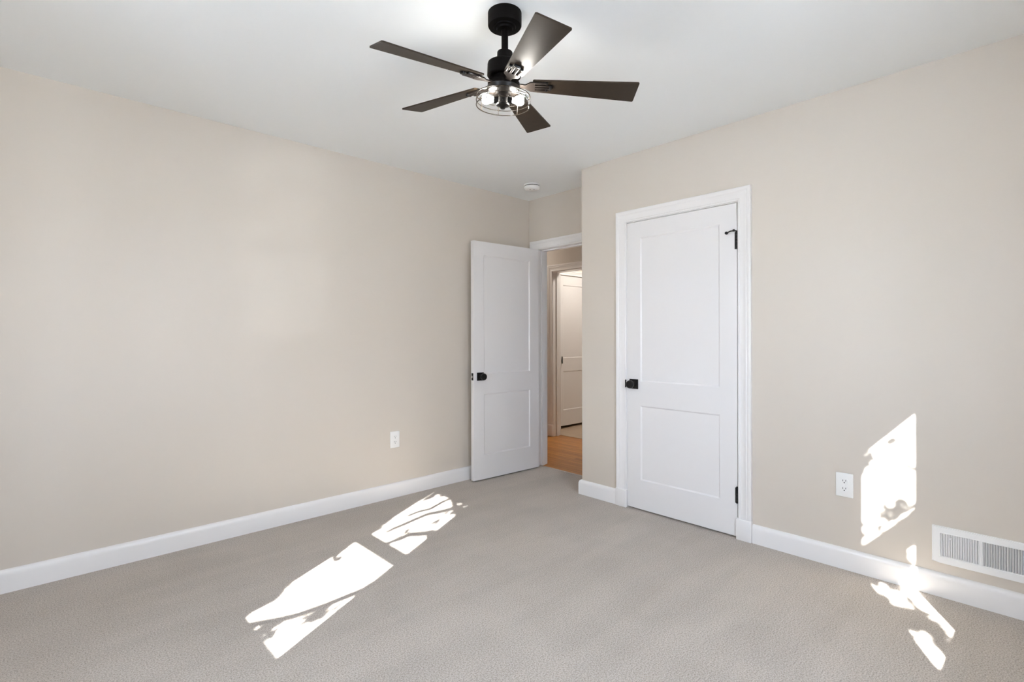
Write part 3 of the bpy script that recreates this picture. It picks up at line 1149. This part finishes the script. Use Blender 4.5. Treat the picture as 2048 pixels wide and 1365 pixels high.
def make_tree(label, plane, root, branches, clusters, off):
    random.seed(11 + plane)
    t = thing('tree', label, 'tree', root)
    b_ = new_bm()
    top = Vector(root) + Vector((0.15, 0.1, 3.4))
    bough(b_, [root, Vector(root) + Vector((0.03, 0.05, 1.2)), Vector(root) + Vector((0.12, 0.0, 2.3)), top], 0.08, 0.03)
    part('trunk', b_, M_BARK, t)
    for pts, r0, r1 in branches:
        q = [back(p, plane, off) for p in pts]
        b_ = new_bm()
        a = min((Vector(root) + Vector((0.05, 0.03, 0.2 * k)) for k in range(4, 16)), key=lambda z: (z - q[0]).length + abs(z.z - q[0].z + 0.4))
        bough(b_, [a, a.lerp(q[0], 0.6) + Vector((0, 0, 0.05))] + q, r0 * 1.6, r1)
        part('branch', b_, M_BARK, t)
    b_ = new_bm()
    for p, r, n, s_ in clusters:
        leaf_cluster(b_, back(p, plane, off), r, n, s_)
    f_ = part('foliage', b_, M_LEAF, t, smooth=0)
    f_['kind'] = 'stuff'
    return t


# shadows measured on the carpet (x, y) and on the closet wall (y, z)
br1 = [
    ([(1.193, 2.255, 0.000), (1.129, 2.220, 0.000), (1.032, 2.214, 0.000), (0.939, 2.207, 0.000), (0.817, 2.211, 0.000), (0.747, 2.231, 0.000), (0.652, 2.270, 0.000), (0.616, 2.278, -0.000)], 0.013, 0.016),
    ([(1.420, 2.300, 0.0), (1.420, 2.600, 0.0), (1.425, 2.840, 0.0), (1.357, 2.797, 0.000), (1.310, 2.763, 0.000), (1.277, 2.729, 0.000), (1.236, 2.704, 0.000), (1.179, 2.652, 0.000), (1.171, 2.610, 0.000)], 0.015, 0.012),
    ([(2.182, 2.859, 0.000), (2.120, 2.847, 0.000), (2.012, 2.852, 0.000), (1.921, 2.872, 0.000), (1.801, 2.844, 0.000), (1.704, 2.816, 0.000), (1.614, 2.798, 0.000)], 0.019, 0.018),
    ([(2.244, 3.029, 0.000), (2.159, 3.016, 0.000), (1.991, 2.945, 0.000), (1.904, 2.954, 0.000), (1.808, 2.931, 0.000)], 0.016, 0.016),
    ([(1.759, 2.604, 0.000), (1.719, 2.599, 0.000), (1.647, 2.650, 0.000), (1.575, 2.631, 0.000), (1.516, 2.629, 0.000), (1.485, 2.627, 0.000)], 0.020, 0.015),
]
cl1 = [
    ((2.172, 3.162, 0.000), 0.025, 3, 0.02),
    ((1.873, 2.715, 0.000), 0.045, 9, 0.022),
    ((2.000, 2.783, 0.000), 0.05, 9, 0.022),
    ((0.873, 2.153, 0.000), 0.028, 20, 0.024),
    ((0.912, 2.154, 0.000), 0.026, 15, 0.022),
    ((0.841, 2.168, 0.000), 0.02, 7, 0.018),
    ((0.951, 2.161, 0.000), 0.025, 5, 0.018),
    ((0.844, 2.486, 0.000), 0.024, 18, 0.022),
    ((0.803, 2.449, 0.000), 0.03, 26, 0.024),
    ((0.763, 2.420, 0.000), 0.03, 26, 0.024),
    ((0.731, 2.404, 0.000), 0.03, 16, 0.022),
    ((0.701, 2.387, 0.000), 0.025, 12, 0.02),
    ((1.176, 2.621, 0.000), 0.018, 11, 0.02),
    ((1.289, 2.755, 0.000), 0.022, 14, 0.02),
    ((0.665, 2.188, 0.000), 0.03, 12, 0.022),
    ((0.667, 2.135, 0.000), 0.03, 12, 0.022),
    ((0.678, 2.219, 0.000), 0.025, 10, 0.02),
    ((0.698, 2.172, 0.000), 0.03, 8, 0.02),
    ((0.814, 2.028, 0.000), 0.02, 4, 0.018),
    ((1.630, 2.946, 0.000), 0.03, 22, 0.022),
    ((1.673, 2.954, 0.000), 0.025, 18, 0.02),
    ((1.559, 2.906, 0.000), 0.035, 26, 0.024),
    ((1.524, 2.872, 0.000), 0.035, 22, 0.024),
    ((1.592, 2.922, 0.000), 0.02, 7, 0.02),
    ((1.583, 2.786, 0.000), 0.016, 10, 0.018),
    ((1.607, 2.684, 0.000), 0.045, 11, 0.022),
    ((1.667, 2.681, 0.000), 0.035, 8, 0.022),
    ((2.106, 3.161, 0.000), 0.04, 12, 0.024),
    ((2.200, 3.202, 0.000), 0.035, 11, 0.024),
    ((2.229, 3.140, 0.000), 0.025, 4, 0.02),
    ((2.156, 3.177, 0.000), 0.03, 9, 0.024),
    ((2.157, 2.942, 0.000), 0.02, 1, 0.015),
    ((2.205, 3.050, 0.000), 0.02, 1, 0.015),
]
make_tree('leafy tree outside the rear window, dappling the carpet', 1, (-1.75, 0.15, -0.5), br1, cl1, 0.55)
br2 = [
    ([(3.011, 0.417, 0.425), (3.011, 0.454, 0.381), (3.011, 0.510, 0.331), (3.011, 0.569, 0.268), (3.011, 0.630, 0.203)], 0.008, 0.006),
    ([(2.800, 0.060, 0.000), (2.443, 0.247, 0.000), (2.513, 0.282, 0.000), (2.602, 0.322, 0.000), (2.697, 0.374, 0.000), (2.761, 0.425, 0.000)], 0.016, 0.012),
]
cl2 = [
    ((3.011, 0.541, 0.672), 0.02, 10, 0.02),
    ((3.011, 0.557, 0.662), 0.015, 3, 0.018),
    ((3.011, 0.459, 0.560), 0.035, 7, 0.022),
    ((3.011, 0.483, 0.534), 0.025, 2, 0.02),
    ((3.011, 0.442, 0.535), 0.025, 3, 0.02),
    ((3.011, 0.534, 0.350), 0.045, 13, 0.024),
    ((3.011, 0.567, 0.332), 0.045, 11, 0.024),
    ((3.011, 0.499, 0.389), 0.045, 11, 0.024),
    ((3.011, 0.583, 0.347), 0.03, 5, 0.022),
    ((3.011, 0.514, 0.330), 0.04, 7, 0.024),
    ((3.011, 0.628, 0.223), 0.035, 5, 0.022),
    ((3.011, 0.589, 0.238), 0.03, 4, 0.022),
    ((3.011, 0.617, 0.518), 0.015, 3, 0.018),
    ((3.011, 0.663, 0.507), 0.02, 8, 0.02),
    ((3.011, 0.682, 0.538), 0.04, 22, 0.026),
    ((3.011, 0.650, 0.581), 0.035, 16, 0.024),
    ((3.011, 0.667, 0.529), 0.03, 14, 0.024),
    ((3.011, 0.695, 0.511), 0.03, 14, 0.024),
    ((3.011, 0.640, 0.546), 0.012, 3, 0.016),
    ((3.011, 0.672, 0.103), 0.05, 30, 0.03),
    ((3.011, 0.620, 0.095), 0.05, 30, 0.03),
    ((3.011, 0.570, 0.099), 0.05, 30, 0.03),
    ((3.011, 0.521, 0.102), 0.05, 30, 0.03),
    ((3.011, 0.672, 0.016), 0.05, 30, 0.03),
    ((3.011, 0.590, 0.043), 0.05, 30, 0.03),
    ((3.011, 0.530, 0.051), 0.05, 30, 0.03),
    ((3.011, 0.715, 0.052), 0.05, 30, 0.03),
    ((3.011, 0.631, 0.005), 0.05, 30, 0.03),
    ((3.011, 0.560, 0.005), 0.05, 30, 0.03),
    ((3.011, 0.511, 0.165), 0.03, 14, 0.024),
    ((3.011, 0.499, 0.085), 0.02, 8, 0.02),
    ((2.691, 0.474, 0.000), 0.045, 26, 0.03),
    ((2.752, 0.530, 0.000), 0.045, 26, 0.03),
    ((2.613, 0.495, 0.000), 0.045, 26, 0.03),
    ((2.660, 0.435, 0.000), 0.045, 26, 0.03),
    ((2.727, 0.403, 0.000), 0.045, 26, 0.03),
    ((2.687, 0.373, 0.000), 0.045, 26, 0.03),
    ((2.621, 0.323, 0.000), 0.04, 22, 0.028),
    ((2.528, 0.281, 0.000), 0.035, 18, 0.026),
    ((2.473, 0.254, 0.000), 0.03, 14, 0.024),
    ((2.653, 0.538, 0.000), 0.045, 26, 0.03),
    ((2.568, 0.436, 0.000), 0.045, 26, 0.03),
    ((2.475, 0.428, 0.000), 0.042, 24, 0.028),
    ((2.404, 0.386, 0.000), 0.042, 24, 0.028),
    ((2.341, 0.344, 0.000), 0.042, 24, 0.028),
    ((2.269, 0.310, 0.000), 0.042, 24, 0.028),
    ((2.517, 0.460, 0.000), 0.045, 26, 0.03),
    ((2.448, 0.432, 0.000), 0.045, 26, 0.03),
    ((2.335, 0.409, 0.000), 0.042, 24, 0.028),
    ((2.256, 0.366, 0.000), 0.042, 24, 0.028),
    ((2.864, 0.454, 0.000), 0.02, 6, 0.02),
    ((2.659, 0.350, 0.000), 0.03, 14, 0.024),
    ((2.566, 0.311, 0.000), 0.03, 14, 0.024),
]
make_tree('leafy tree outside the near window, shading the closet wall', 2, (0.9, -1.30, -0.5), br2, cl2, 0.55)

bm = new_bm()
box(bm, -14, 3.0, -14, YW - 0.14, -0.60, -0.50)
box(bm, -14, XW - 0.14, YW - 0.14, 10, -0.60, -0.50)
struct('ground', bm, mat('pale_bounce_ground', (0.80, 0.80, 0.80), 0.9), 'unseen ground outside the house, made pale to bounce daylight indoors', 'ground', smooth=0)  # ground tone set pale so it throws light up to the ceiling
